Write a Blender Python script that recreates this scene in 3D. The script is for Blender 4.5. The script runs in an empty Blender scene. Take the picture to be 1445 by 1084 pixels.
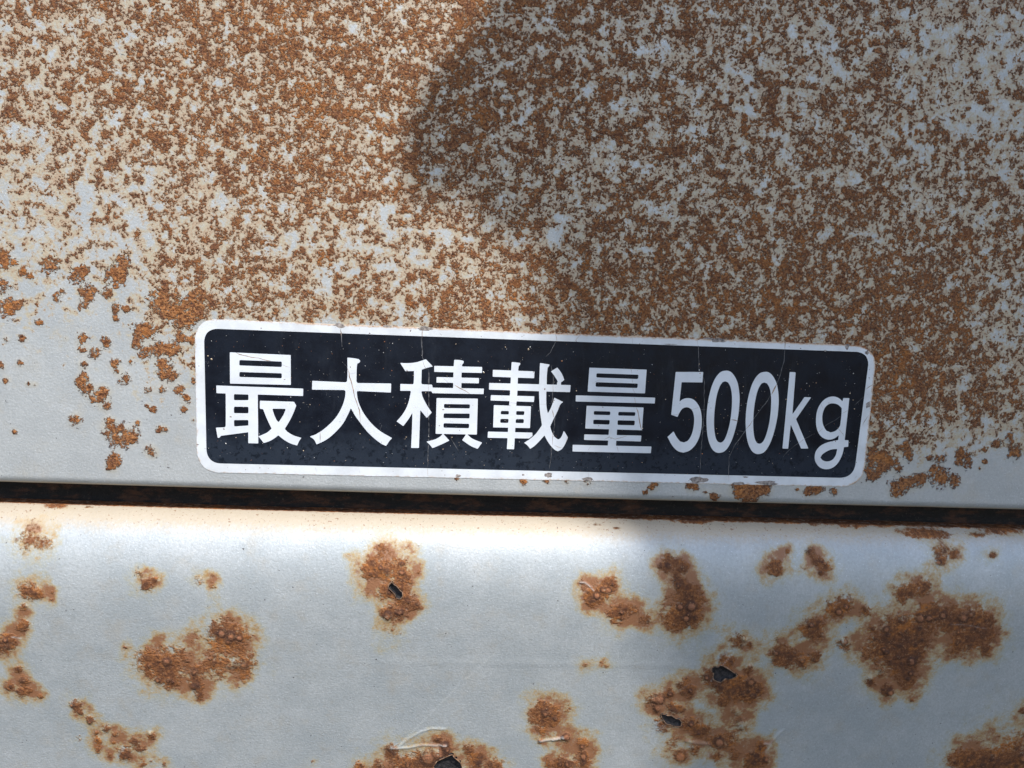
import bpy, bmesh, math, random
import numpy as np
from mathutils import Vector, Matrix

random.seed(7)
RNG = np.random.default_rng(11)
SC = bpy.context.scene
COL = SC.collection

# ------------------------------------------------------------------ camera
# A phone close-up: the steel panel stands in the plane y = 0 (x right, z up),
# the phone hangs 0.22 m in front of it, tilted slightly down and to the right.
FPX, PW, PH = 1040.0, 1445.0, 1084.0
AX, AY, AZ = 0.130, -0.0836, 0.0338
TV = np.array([0.0099, 0.0069, 0.2173])


def _rot():
    cx, sx, cy, sy, cz, sz = math.cos(AX), math.sin(AX), math.cos(AY), math.sin(AY), math.cos(AZ), math.sin(AZ)
    Rx = np.array([[1, 0, 0], [0, cx, -sx], [0, sx, cx]])
    Ry = np.array([[cy, 0, sy], [0, 1, 0], [-sy, 0, cy]])
    Rz = np.array([[cz, -sz, 0], [sz, cz, 0], [0, 0, 1]])
    return Rz @ Ry @ Rx


RM = _rot()
CP = -RM.T @ TV                     # camera place in (u right, v down, w into the panel)
MM = 0.001


def project(u, v, w):
    q0 = RM[0, 0] * u + RM[0, 1] * v + RM[0, 2] * w + TV[0]
    q1 = RM[1, 0] * u + RM[1, 1] * v + RM[1, 2] * w + TV[1]
    q2 = RM[2, 0] * u + RM[2, 1] * v + RM[2, 2] * w + TV[2]
    return PW / 2 + FPX * q0 / q2, PH / 2 + FPX * q1 / q2


def on_panel(px, py, w=0.0):
    """(u, v) of the point at depth w that a measured photo position stands for."""
    px = np.asarray(px, float); py = np.asarray(py, float)
    d = np.stack([(px - PW / 2) / FPX, (py - PH / 2) / FPX, np.ones_like(px)], -1) @ RM
    t = (w - CP[2]) / d[..., 2]
    return CP[0] + t * d[..., 0], CP[1] + t * d[..., 1]


cam_d = bpy.data.cameras.new('camera')
cam = bpy.data.objects.new('camera', cam_d)
COL.objects.link(cam)
cam_d.sensor_width = 36.0
cam_d.lens = 36.0 * FPX / PW
cam_d.clip_start = 0.005
cam_d.clip_end = 100.0


def to_world(a):
    return Vector((a[0], a[2], -a[1]))


xr, yd, fw = to_world(RM[0]), to_world(RM[1]), to_world(RM[2])
m = Matrix((xr, -yd, -fw)).transposed().to_4x4()
m.translation = to_world(CP)
cam.matrix_world = m
SC.camera = cam

# ------------------------------------------------------------------ light
SUN = Vector((0.22, -0.56, 0.78)).normalized()
world = bpy.data.worlds.new('World')
SC.world = world
world.use_nodes = True
nt = world.node_tree
nt.nodes.clear()
sky = nt.nodes.new('ShaderNodeTexSky')
sky.sky_type = 'NISHITA'
sky.sun_disc = False
sky.sun_elevation = math.asin(SUN.z)
sky.sun_rotation = math.atan2(SUN.x, SUN.y)
bg = nt.nodes.new('ShaderNodeBackground')
bg.inputs['Strength'].default_value = 0.15
wo = nt.nodes.new('ShaderNodeOutputWorld')
nt.links.new(sky.outputs[0], bg.inputs[0])
nt.links.new(bg.outputs[0], wo.inputs[0])

sd = bpy.data.lights.new('sun', 'SUN')
sd.energy = 3.1
sd.angle = math.radians(0.9)
sd.color = (1.0, 0.95, 0.88)
sun = bpy.data.objects.new('sun', sd)
COL.objects.link(sun)
sun.rotation_euler = SUN.to_track_quat('Z', 'Y').to_euler()

SC.view_settings.view_transform = 'Standard'
SC.view_settings.look = 'None'
SC.view_settings.gamma = 1.0
SC.view_settings.exposure = 0.8
SC.view_settings.use_curve_mapping = False


# ------------------------------------------------------------------ helpers
def link(name, me, mat=None, parent=None, smooth=True):
    o = bpy.data.objects.new(name, me)
    COL.objects.link(o)
    if mat:
        me.materials.append(mat)
    if parent is not None:
        o.parent = parent
    if smooth and len(me.polygons):
        me.polygons.foreach_set('use_smooth', [True] * len(me.polygons))
    return o


def tag(o, label=None, cat=None, group=None, kind=None):
    if label: o['label'] = label
    if cat: o['category'] = cat
    if group: o['group'] = group
    if kind: o['kind'] = kind
    return o


def raw_mesh(name, V, F):
    me = bpy.data.meshes.new(name)
    me.from_pydata([tuple(map(float, p)) for p in V], [], [tuple(int(i) for i in f) for f in F])
    me.update()
    return me


def grid_mesh(name, X, Y, Z, keep=None):
    n, k = X.shape
    V = np.stack([X, Y, Z], -1).reshape(-1, 3)
    i = np.arange(n * k).reshape(n, k)
    q = np.stack([i[:-1, :-1], i[1:, :-1], i[1:, 1:], i[:-1, 1:]], -1).reshape(-1, 4)
    if keep is not None:
        q = q[keep.reshape(-1)]
    me = bpy.data.meshes.new(name)
    me.vertices.add(len(V)); me.vertices.foreach_set('co', V.ravel())
    me.loops.add(len(q) * 4); me.loops.foreach_set('vertex_index', q.ravel().astype(np.int32))
    me.polygons.add(len(q))
    me.polygons.foreach_set('loop_start', (np.arange(len(q)) * 4).astype(np.int32))
    me.update(calc_edges=True); me.validate()
    return me


def attr(me, name, arr):
    a = me.attributes.new(name, 'FLOAT', 'POINT')
    a.data.foreach_set('value', np.ascontiguousarray(arr.ravel(), dtype=np.float32))


def W(u, v, w):
    return (u, w, -v)


class NT:
    """small node helper"""
    def __init__(self, name):
        self.m = bpy.data.materials.new(name)
        self.m.use_nodes = True
        self.t = self.m.node_tree
        self.t.nodes.clear()
        self.out = self.t.nodes.new('ShaderNodeOutputMaterial')
        self.b = self.t.nodes.new('ShaderNodeBsdfPrincipled')
        self.t.links.new(self.b.outputs[0], self.out.inputs[0])
        tc = self.t.nodes.new('ShaderNodeTexCoord')
        self.co = tc.outputs['Object']

    def put(self, sock, v):
        if hasattr(v, 'links') or isinstance(v, bpy.types.NodeSocket):
            self.t.links.new(v, sock)
        else:
            if isinstance(v, tuple) and len(v) == 3 and sock.type == 'RGBA': v = v + (1.0,)
            sock.default_value = v

    def math(self, op, a, b=None, c=None, clamp=False):
        n = self.t.nodes.new('ShaderNodeMath'); n.operation = op; n.use_clamp = clamp
        self.put(n.inputs[0], a)
        if b is not None: self.put(n.inputs[1], b)
        if c is not None: self.put(n.inputs[2], c)
        return n.outputs[0]

    def noise(self, px, detail=3.0, rough=0.6, off=(0, 0, 0), stretch=(1, 1, 1), dist=0.0, norm=True):
        """noise whose features are about px photo pixels (0.2075 mm) wide"""
        mp = self.t.nodes.new('ShaderNodeMapping')
        mp.inputs['Location'].default_value = off
        mp.inputs['Scale'].default_value = stretch
        self.t.links.new(self.co, mp.inputs[0])
        n = self.t.nodes.new('ShaderNodeTexNoise')
        n.inputs['Scale'].default_value = 1.0 / (px * 0.0002075)
        n.inputs['Detail'].default_value = detail
        n.inputs['Roughness'].default_value = rough
        n.inputs['Distortion'].default_value = dist
        self.t.links.new(mp.outputs[0], n.inputs['Vector'])
        return n.outputs['Fac']

    def voro(self, px, off=(0, 0, 0), feat='F1'):
        mp = self.t.nodes.new('ShaderNodeMapping')
        mp.inputs['Location'].default_value = off
        self.t.links.new(self.co, mp.inputs[0])
        n = self.t.nodes.new('ShaderNodeTexVoronoi')
        n.feature = feat
        n.inputs['Scale'].default_value = 1.0 / (px * 0.0002075)
        self.t.links.new(mp.outputs[0], n.inputs['Vector'])
        return n.outputs['Distance']

    def ramp(self, v, a, b, lo=0.0, hi=1.0, smooth=True):
        n = self.t.nodes.new('ShaderNodeMapRange')
        n.interpolation_type = 'SMOOTHSTEP' if smooth else 'LINEAR'
        n.clamp = True
        self.put(n.inputs[0], v)
        self.put(n.inputs[1], a); self.put(n.inputs[2], b)
        self.put(n.inputs[3], lo); self.put(n.inputs[4], hi)
        return n.outputs[0]

    def attr(self, name):
        n = self.t.nodes.new('ShaderNodeAttribute'); n.attribute_name = name
        return n.outputs['Fac']

    def mix(self, f, a, b):
        n = self.t.nodes.new('ShaderNodeMix'); n.data_type = 'RGBA'
        self.put(n.inputs[0], f); self.put(n.inputs[6], a); self.put(n.inputs[7], b)
        return n.outputs[2]

    def bump(self, h, dist, strength=1.0):
        n = self.t.nodes.new('ShaderNodeBump')
        n.inputs['Strength'].default_value = strength
        n.inputs['Distance'].default_value = dist
        self.put(n.inputs['Height'], h)
        self.t.links.new(n.outputs[0], self.b.inputs['Normal'])

    def set(self, **k):
        for a, v in k.items():
            self.put(self.b.inputs[a.replace('_', ' ')], v)
        return self.m


def simple(name, col, rough=0.6, var=0.15, px=12, bump=0.0):
    n = NT(name)
    f = n.noise(px, 4)
    c2 = tuple(max(0, c * (1 - var * 2)) for c in col); c1 = tuple(min(1, c * (1 + var)) for c in col)
    n.set(Base_Color=n.mix(n.ramp(f, .3, .7), c2, c1), Roughness=rough)
    if bump: n.bump(f, bump)
    return n.m


# ------------------------------------------------------------------ where the rust has broken out
# (x, y, radius) measured on close-ups of the photo: (origin x, origin y, scale, spots)
UPPER_SPOTS = [
    (0, 360, .3322, [(30,225,45),(15,130,35),(80,210,22),(95,70,18),(130,95,12),(240,180,22),(265,150,12),(215,40,45),
        (340,80,45),(375,165,40),(350,215,25),(455,160,25),(490,90,50),(520,40,40),(490,220,22),(540,228,18),(490,265,18),
        (165,285,18),(95,355,18),(25,355,12),(280,355,6),(350,350,28),(345,400,22),(400,415,28),(450,370,24),(355,465,18),
        (355,520,24),(340,540,20),(365,570,28),(420,600,45),(450,640,20),(440,580,22),(85,460,16),(25,532,14),(120,548,10),
        (150,550,8),(320,695,28),(465,705,22),(510,765,52),(460,740,30),(560,770,35),(635,825,25),(650,845,18),(485,875,33),
        (470,900,18),(585,712,10),(650,655,14),(625,640,8),(680,740,18),(705,740,10),(490,460,22),(530,525,28),(495,490,16),
        (555,455,12),(600,320,40),(640,320,35),(580,370,25),(620,410,35),(680,400,42),(740,400,35),(700,480,45),(720,510,35),
        (770,350,25),(810,360,25),(690,570,22),(760,570,25),(790,610,22),(780,655,16),(630,575,18),(820,535,16),(820,700,8),
        (740,235,66),(830,190,66),(800,260,60),(660,190,46),(700,150,30),(5,470,18),(60,752,12),(12,20,40),(60,30,20)]),
    (540, 450, .2491, [(797,920,24),(930,918,20),(1040,920,18),(1160,918,26),(425,900,16)]),
    (900, 460, .2491, [(80,910,26),(95,895,20),(45,945,16),(320,900,34),(290,910,20),(440,970,26),(420,965,20),(600,930,60),(680,930,55),
        (580,920,45),(560,945,30),(620,970,35),(730,920,35),(650,960,40),(975,935,30),(955,945,20),(1020,925,34),(1112,940,24),(380,940,12),(905,925,12)]),
    (1100, 440, .2951, [(450,770,45),(480,730,40),(500,700,45),(570,830,48),(650,815,42),(555,870,25),(680,795,28),(600,820,30),
        (770,790,52),(840,810,32),(745,760,25),(880,710,42),(770,700,25),(720,695,20),(620,690,30),(560,740,30),(530,720,30),
        (1130,670,40),(1100,600,25),(1040,630,25),(980,715,13),(980,662,12),(960,750,8),(860,670,20),(470,590,40),(450,680,40),(600,640,30)]),
]
LOWER_SPOTS = [
    (0, 660, .2768, [(175,300,60,.35),(140,380,62,.6),(230,385,45,.65),(145,620,55),(185,640,40),(122,710,22),(110,810,35),
        (130,795,25),(20,905,60),(55,880,35),(750,595,42),(790,570,20),(705,540,26,.35),(1015,575,26,.7),(1085,600,26,.4),(1085,548,12,.7),
        (1130,840,85),(1200,870,70),(1250,990,75,.75),(1110,1000,90,.8),(1000,1040,60,.7),(900,985,80,.8),(760,985,75),(830,1040,75),
        (640,915,9),(1250,850,50,.4),(990,860,45,.3),(850,930,50,.4)]),
    (0, 800, .2768, [(880,580,50),(1010,620,35),(1000,590,40),(1015,660,25),(95,520,25),(125,580,30),(50,610,35),(110,640,35),
        (150,630,18),(205,660,15),(390,705,35),(410,745,18),(460,775,25),(545,825,25),(590,850,20),(490,845,12),(405,870,20,.5),
        (500,885,22),(500,930,25),(580,895,10),(640,950,45),(690,890,30),(720,930,25),(775,860,22),(560,962,15),(730,1000,20),
        (770,985,12),(840,1003,14),(1240,560,35,.6),(268,130,9),(262,165,8)]),
    (400, 700, .2768, [(500,280,38,.6),(460,350,55),(440,390,50),(520,380,50),(590,350,50),(610,420,50),(560,470,55),(620,530,60),
        (680,560,30),(540,590,45),(600,600,40),(520,600,30),(560,690,60,.3),(430,500,50,.25),(540,270,50,.35),(330,305,12,.6),
        (690,320,15,.5),(690,385,15,.6),(510,490,40),(690,255,8,.7),(635,255,8,.7)]),
    (400, 860, .2768, [(1320,540,75),(1330,500,40),(1380,560,35),(1320,620,30,.6),(1310,670,18),(1435,650,20),(550,720,45),(600,790,60),
        (700,790,80),(780,760,60),(830,720,40),(940,715,35),(990,760,45),(980,800,35),(390,800,35),(480,800,35),(1080,800,50),
        (1350,785,25),(1410,785,40),(790,660,25),(830,680,25),(145,775,12,.7),(1440,510,40,.35)]),
    (780, 700, .2353, [(690,395,50),(760,420,50),(755,500,45),(790,430,35),(780,540,50),(770,680,140,.55),(830,620,80),(730,740,70),
        (820,720,80),(840,560,60,.6),(800,690,70),(250,600,60),(300,570,65),(350,520,50),(230,630,40),(380,710,65),(430,680,50),(490,680,35,.7),
        (550,740,45,.8),(175,515,20),(1330,430,52),(1405,335,14),(1110,870,60,.8),(1180,890,20),(310,1010,38,.42),(200,1020,20,.4),
        (690,440,30),(650,420,25),(180,570,50,.35)]),
    (780, 860, .2353, [(1040,310,60),(940,400,55),(980,430,70),(1060,480,90),(1130,470,90),(1180,500,60),(1240,480,35),(1180,360,30),
        (1020,560,35),(820,480,60),(780,460,50,.8),(700,500,40),(640,540,45),(590,545,35,.7),(620,600,25),(720,590,45),(770,600,30),
        (660,690,60,.8),(800,690,50),(850,680,40),(860,740,40),(910,730,50),(1000,790,60),(940,800,40,.5),(1070,790,60,.7),(1110,640,60,.38),
        (1120,720,60,.45),(730,800,40,.6),(770,880,40),(850,840,40),(985,885,35),(1090,880,40),(1210,900,65),(1250,820,30),
        (1180,930,40),(1280,910,15),(180,800,40),(185,880,40),(200,920,40),(80,770,30),(50,920,40),(110,940,60),(10,620,50,.8),
        (230,830,45,.3),(700,870,50,.4),(560,560,50,.3)]),
    (1060, 700, .2664, [(125,385,42),(190,295,12),(310,295,30),(345,340,35),(385,375,42),(365,405,20),(1010,300,58,.85),(1075,305,30),
        (1000,340,30),(1280,310,25,.8),(800,505,50),(870,490,58),(920,480,45),(800,550,30,.7),(445,600,60),(500,570,50),(605,610,36),(280,375,22,.35),
        (310,700,62),(360,680,45),(350,745,45,.7),(150,850,66),(210,860,60),(280,880,50,.8),(340,850,35),(490,785,48,.7),(640,700,22),
        (770,700,90),(700,760,80),(720,820,105),(820,800,110),(880,730,100),(930,620,66),(1020,640,88),(1100,680,90),(1200,660,86),
        (1230,720,86),(1100,800,66),(1240,820,40),(1160,760,60),(800,920,75),(860,960,50,.8),(820,990,40),(635,985,32),(720,1020,36),
        (690,940,30,.7),(150,770,40,.35),(850,850,60),(600,830,45,.6),(1270,650,30,.6)]),
    (1060, 860, .2664, [(720,430,38),(850,480,14),(10,430,66,.8),(1440,540,25,.8),(1100,810,80),(1165,800,60),(1290,815,80),(1400,800,120),
        (1240,820,70),(1160,768,18),(1380,720,150,.28),(1200,760,90,.3),(50,725,30),(30,800,55),(80,810,20),(95,685,18,.35),(1430,670,40,.4)]),
]
# streaks of rust on the shelf of the lower panel, near the gap
LEDGE_SPOTS = [(1290,751,14),(1310,753,14),(1325,756,10),(1400,747,12),(1420,748,14),(1378,755,7),(1245,742,8),(990,737,9),(975,736,8),(960,735,7),
               (1190,742,6),(1210,743,7),(1150,740,6),(870,746,3),(843,741,3),(905,757,2),(75,714,7),(88,715,6),(125,716,3)]


def spots(groups):
    L = []
    for ox, oy, s, ps in groups:
        for p in ps:
            L.append((ox + p[0] * s, oy + p[1] * s, p[2] * s, p[3] if len(p) > 3 else 1.0))
    return L


def fields(px, py, L, halo_k=1.75, halo_c=6.0, grow=1.45):
    core = np.zeros_like(px); halo = np.zeros_like(px)
    step = 900
    flat_x, flat_y = px.ravel(), py.ravel()
    c, h = core.ravel(), halo.ravel()
    for (x, y, r, k) in L:
        R = r * halo_k + halo_c
        sel = np.nonzero((np.abs(flat_x - x) < R) & (np.abs(flat_y - y) < R))[0]
        if not len(sel): continue
        d = np.hypot(flat_x[sel] - x, flat_y[sel] - y)
        f = np.clip(grow - d / max(r, .1), 0, 1) * k
        c[sel] = 1 - (1 - c[sel]) * (1 - f * .82)
        g = np.clip(1 - d / R, 0, 1) * (.55 + .45 * k)
        h[sel] = 1 - (1 - h[sel]) * (1 - g * .8)
    return c.reshape(px.shape), h.reshape(px.shape)


# how much of the upper panel the rust covers, read off the photo every 100 px
DENS_Y = [-260, 50, 150, 250, 350, 430, 480, 550, 630, 680, 700]
DENS = np.array([
    [.64,.67,.68,.70,.70,.68,.70,.68,.66,.64,.64,.63,.62,.60,.59],
    [.63,.65,.67,.70,.70,.68,.70,.68,.66,.64,.64,.63,.62,.59,.58],
    [.60,.63,.66,.69,.70,.68,.70,.68,.66,.64,.64,.64,.63,.61,.59],
    [.55,.56,.60,.65,.68,.67,.64,.63,.63,.64,.64,.65,.65,.62,.60],
    [.47,.46,.56,.60,.61,.60,.60,.66,.65,.66,.66,.67,.66,.65,.62],
    [.36,.32,.62,.60,.62,.62,.65,.68,.71,.72,.72,.71,.72,.70,.60],
    [.20,.24,.52,.50,.50,.50,.60,.60,.66,.66,.66,.66,.72,.69,.58],
    [.06,.10,.32,.32,.30,.30,.30,.30,.30,.30,.30,.62,.74,.71,.64],
    [.00,.00,.00,.00,.00,.00,.00,.00,.00,.00,.00,.42,.58,.57,.52],
    [.0]*15, [.0]*15])


def density(px, py):
    gx = np.clip((px - 50) / 100.0, 0, 13.999)
    ys = np.array(DENS_Y, float)
    yi = np.clip(py, ys[0], ys[-1] - 1e-3)
    j = np.clip(np.searchsorted(ys, yi, side='right') - 1, 0, len(ys) - 2)
    ty = (yi - ys[j]) / (ys[j + 1] - ys[j])
    i = gx.astype(int); tx = gx - i
    tx = tx * tx * (3 - 2 * tx); ty = ty * ty * (3 - 2 * ty)
    return ((DENS[j, i] * (1 - tx) + DENS[j, i + 1] * tx) * (1 - ty)
            + (DENS[j + 1, i] * (1 - tx) + DENS[j + 1, i + 1] * tx) * ty)


def fit_v(pts, w):
    """height (v) of an edge along u from photo measurements, at depth w"""
    p = np.array(pts, float)
    u, v = on_panel(p[:, 0], p[:, 1], w)
    return np.polyfit(u, v, 2)


HEM = fit_v([(0,679.5),(194,687.5),(400,692.7),(800,702.8),(1120,711.3),(1445,720)], 1.6 * MM)
LEDGE = fit_v([(0,709.3),(194,716.7),(400,722),(677,727.7),(800,730),(968,735.5),(1120,738.5),(1246,742.5),(1445,747)], 5.5 * MM)


# ------------------------------------------------------------------ materials
def paint_and_rust(name, upper):
    n = NT(name)
    spark = n.noise(1.6, 1, .5)
    sparkf = n.ramp(spark, .66, .74)
    mott = n.noise(60, 4, .6)
    fine = n.noise(4, 3, .6, off=(.3, 0, 0))
    if upper:
        base = n.mix(n.ramp(mott, .3, .7), (.375, .388, .392), (.435, .446, .446))
    else:
        base = n.mix(n.ramp(mott, .3, .7), (.39, .42, .435), (.465, .487, .495))
    smudge = n.ramp(n.noise(38, 5, .7, off=(.6, .2, .1)), .50, .72)
    base = n.mix(n.math('MULTIPLY', smudge, .45), base, (.42, .385, .325))
    chalk = n.ramp(n.noise(24, 4, .65, off=(.1, .9, .4)), .56, .72)
    base = n.mix(n.math('MULTIPLY', chalk, .28), base, (.56, .58, .60))
    base = n.mix(n.math('MULTIPLY', n.ramp(fine, .35, .75), .40), base, (.28, .295, .295))
    base = n.mix(n.math('MULTIPLY', sparkf, .5), base, (.75, .79, .82))  # sparkle of the metallic flakes, put into the paint colour
    core = n.attr('core'); halo = n.attr('halo'); dirt = n.attr('dirt'); scr = n.attr('scratch')
    n1 = n.noise(26, 3, .6, off=(.11, .2, .3))
    n2 = n.noise(9, 5, .68, off=(.5, .1, .7))
    n3 = n.noise(3.2, 3, .6, off=(.9, .4, .1))
    if upper:
        dens = n.attr('cover')
        a = n.math('MULTIPLY', n.math('SUBTRACT', n1, .5), 1.0)
        b = n.math('MULTIPLY', n.math('SUBTRACT', n.noise(9, 4, .66, off=(.5, .1, .7)), .5), 1.6)
        c = n.math('MULTIPLY', n.math('SUBTRACT', n3, .5), .85)
        s = n.math('ADD', n.math('ADD', n.math('MULTIPLY', a, .72), b), c)
        fine_s = n.math('ADD', n.math('MULTIPLY', b, 1.1), c)
        spd = n.math('MULTIPLY', n.ramp(n.math('ADD', n.math('MULTIPLY', fine_s, 1.45), core), .42, .72), n.ramp(core, .05, .2))
        ss = n.math('SUBTRACT', n.math('ADD', s, dens), .035)
        rust = n.math('MULTIPLY', n.ramp(ss, .57, .72), n.ramp(dens, .04, .14))
        rust = n.math('MAXIMUM', rust, spd)
        # pale tan film that creeps out round the rust
        film = n.math('ADD', n.math('ADD', n.math('MULTIPLY', a, 1.5), n.math('MULTIPLY', b, .6)), dens)
        st = n.math('MULTIPLY', n.ramp(film, .30, .54), n.ramp(dens, .06, .25))
        st = n.math('MAXIMUM', n.math('MULTIPLY', st, .82), n.math('MULTIPLY', n.ramp(halo, .10, .8), .45))
        stain = n.mix(n.ramp(film, .5, .85), (.385, .325, .215), (.37, .24, .125))
        ring = n.math('MULTIPLY', n.ramp(ss, .36, .60), n.ramp(dens, .04, .14))
        st = n.math('MAXIMUM', st, n.math('MULTIPLY', ring, .85))
        stain = n.mix(n.math('MULTIPLY', ring, .8), stain, (.34, .19, .09))
        deep = n.ramp(n.math('ADD', n.math('MULTIPLY', n1, .6), n.math('MULTIPLY', n2, .6)), .52, .78)
    else:
        c = n.math('MULTIPLY', n.math('SUBTRACT', n3, .5), .8)
        b = n.math('MULTIPLY', n.math('SUBTRACT', n2, .5), 1.9)
        s = n.math('ADD', b, c)
        ss = n.math('ADD', s, core)
        rust = n.math('MULTIPLY', n.ramp(ss, .22, .74), n.ramp(core, .03, .18))
        lump = n.math('ADD', n.math('MULTIPLY', n.math('SUBTRACT', n1, .5), 1.5), n.math('MULTIPLY', b, .45))
        speck = n.math('ADD', n.math('ADD', halo, lump), n.math('MULTIPLY', n.math('SUBTRACT', n3, .5), .8))
        st = n.math('MULTIPLY', n.math('MULTIPLY', n.ramp(speck, .08, .95), .92), n.ramp(halo, .0, .12))
        stain = n.mix(n.ramp(n.math('ADD', halo, lump), .30, .62), (.36, .32, .16), (.38, .24, .06))
        stain = n.mix(n.ramp(n.math('ADD', halo, lump), .58, .92), stain, (.24, .088, .022))
        deep = n.ramp(n.math('ADD', n.math('MULTIPLY', core, .50), n.math('MULTIPLY', n.math('SUBTRACT', n2, .1), 1.1)), .66, 1.02)
    col = n.mix(st, base, stain)
    # dusty, tan film on the shelf below the gap
    dn = n.noise(5, 4, .7, off=(.2, .6, 0))
    dfac = n.math('MULTIPLY', n.ramp(n.math('ADD', dirt, n.math('MULTIPLY', n.math('SUBTRACT', dn, .5), .8)), .15, .8), .75)
    col = n.mix(dfac, col, (.42, .335, .225))
    speckd = n.math('MULTIPLY', n.ramp(n.noise(3.5, 2, .5, off=(.7, 0, .2)), .64, .70), n.ramp(dirt, .3, .8))
    col = n.mix(n.math('MULTIPLY', speckd, .8), col, (.20, .10, .05))
    grain = n.noise(3.4, 3, .65, off=(.15, .85, .4))
    rcol = n.mix(n.ramp(grain, .36, .64), (.13, .046, .018), (.45, .195, .068))
    orange = n.ramp(n.noise(30, 3, .6, off=(.33, .5, .2)), .53, .66)
    if not upper:
        rcol = n.mix(.40, rcol, (.25, .082, .022))
        age = n.ramp(n.noise(85, 2, .5, off=(.47, .3, .8)), .42, .60)
        rcol = n.mix(n.math('MULTIPLY', age, .5), rcol, (.13, .052, .026))
    rcol = n.mix(n.math('MULTIPLY', orange, .5 if upper else .75), rcol, (.46, .165, .035))
    rcol = n.mix(n.math('MULTIPLY', deep, .60 if upper else .8), rcol, (.085, .038, .028) if upper else (.075, .034, .022))
    if not upper:
        bl = n.attr('blister_shade')
        rcol = n.mix(n.math('MULTIPLY', n.math('MULTIPLY', n.ramp(bl, .03, .25), n.ramp(bl, .75, .45)), .6), rcol, (.055, .028, .022))  # shade round the foot of each blister, painted as a dark ring
        rcol = n.mix(n.math('MULTIPLY', n.ramp(bl, .45, .85), .55), rcol, (.36, .16, .09))  # blister tops painted lighter, as if they catch the light
    pale = n.ramp(n.noise(2.6, 2, .5, off=(.6, .3, .9)), .63, .69)
    rcol = n.mix(n.math('MULTIPLY', pale, .55 if upper else .3), rcol, (.58, .36, .20))  # pale glints on the rust grains, put into the colour
    col = n.mix(rust, col, rcol)
    # rare tiny dark flecks and pale scratches
    fl = n.math('MULTIPLY', n.ramp(n.noise(5, 1, .5, off=(.4, .4, .9)), .775, .80), .8)
    col = n.mix(fl, col, (.06, .05, .05))
    col = n.mix(n.math('MULTIPLY', scr, .8), col, (.70, .72, .70))
    rough = n.ramp(rust, 0, 1, (.50 if upper else .60), .85, smooth=False)
    rough = n.math('MAXIMUM', rough, n.math('MULTIPLY', st, .62))
    rough = n.math('MAXIMUM', rough, n.math('MULTIPLY', dfac, .8))
    dull = n.math('MAXIMUM', n.math('MAXIMUM', rust, st), dfac)
    metal = n.math('MULTIPLY', n.math('SUBTRACT', 1.0, dull, clamp=True), .28)
    spec = n.ramp(rust, 0, 1, .5, .25, smooth=False)
    n.set(Base_Color=col, Roughness=rough, Metallic=metal, Specular_IOR_Level=spec)
    pit = n.noise(5.5, 4, .75, off=(.25, .1, .6))
    vor = n.math('SUBTRACT', 1.0, n.voro(4.5))
    hr = n.math('MULTIPLY', rust, n.math('ADD', n.math('MULTIPLY', pit, 1.6 if upper else .8), n.math('MULTIPLY', vor, .35 if upper else .25)))
    peel = n.math('MULTIPLY', n.noise(3, 2, .6), .13 if upper else .22)
    n.bump(n.math('ADD', hr, peel), .00075 if upper else .0005, 1.0)
    return n.m


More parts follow.
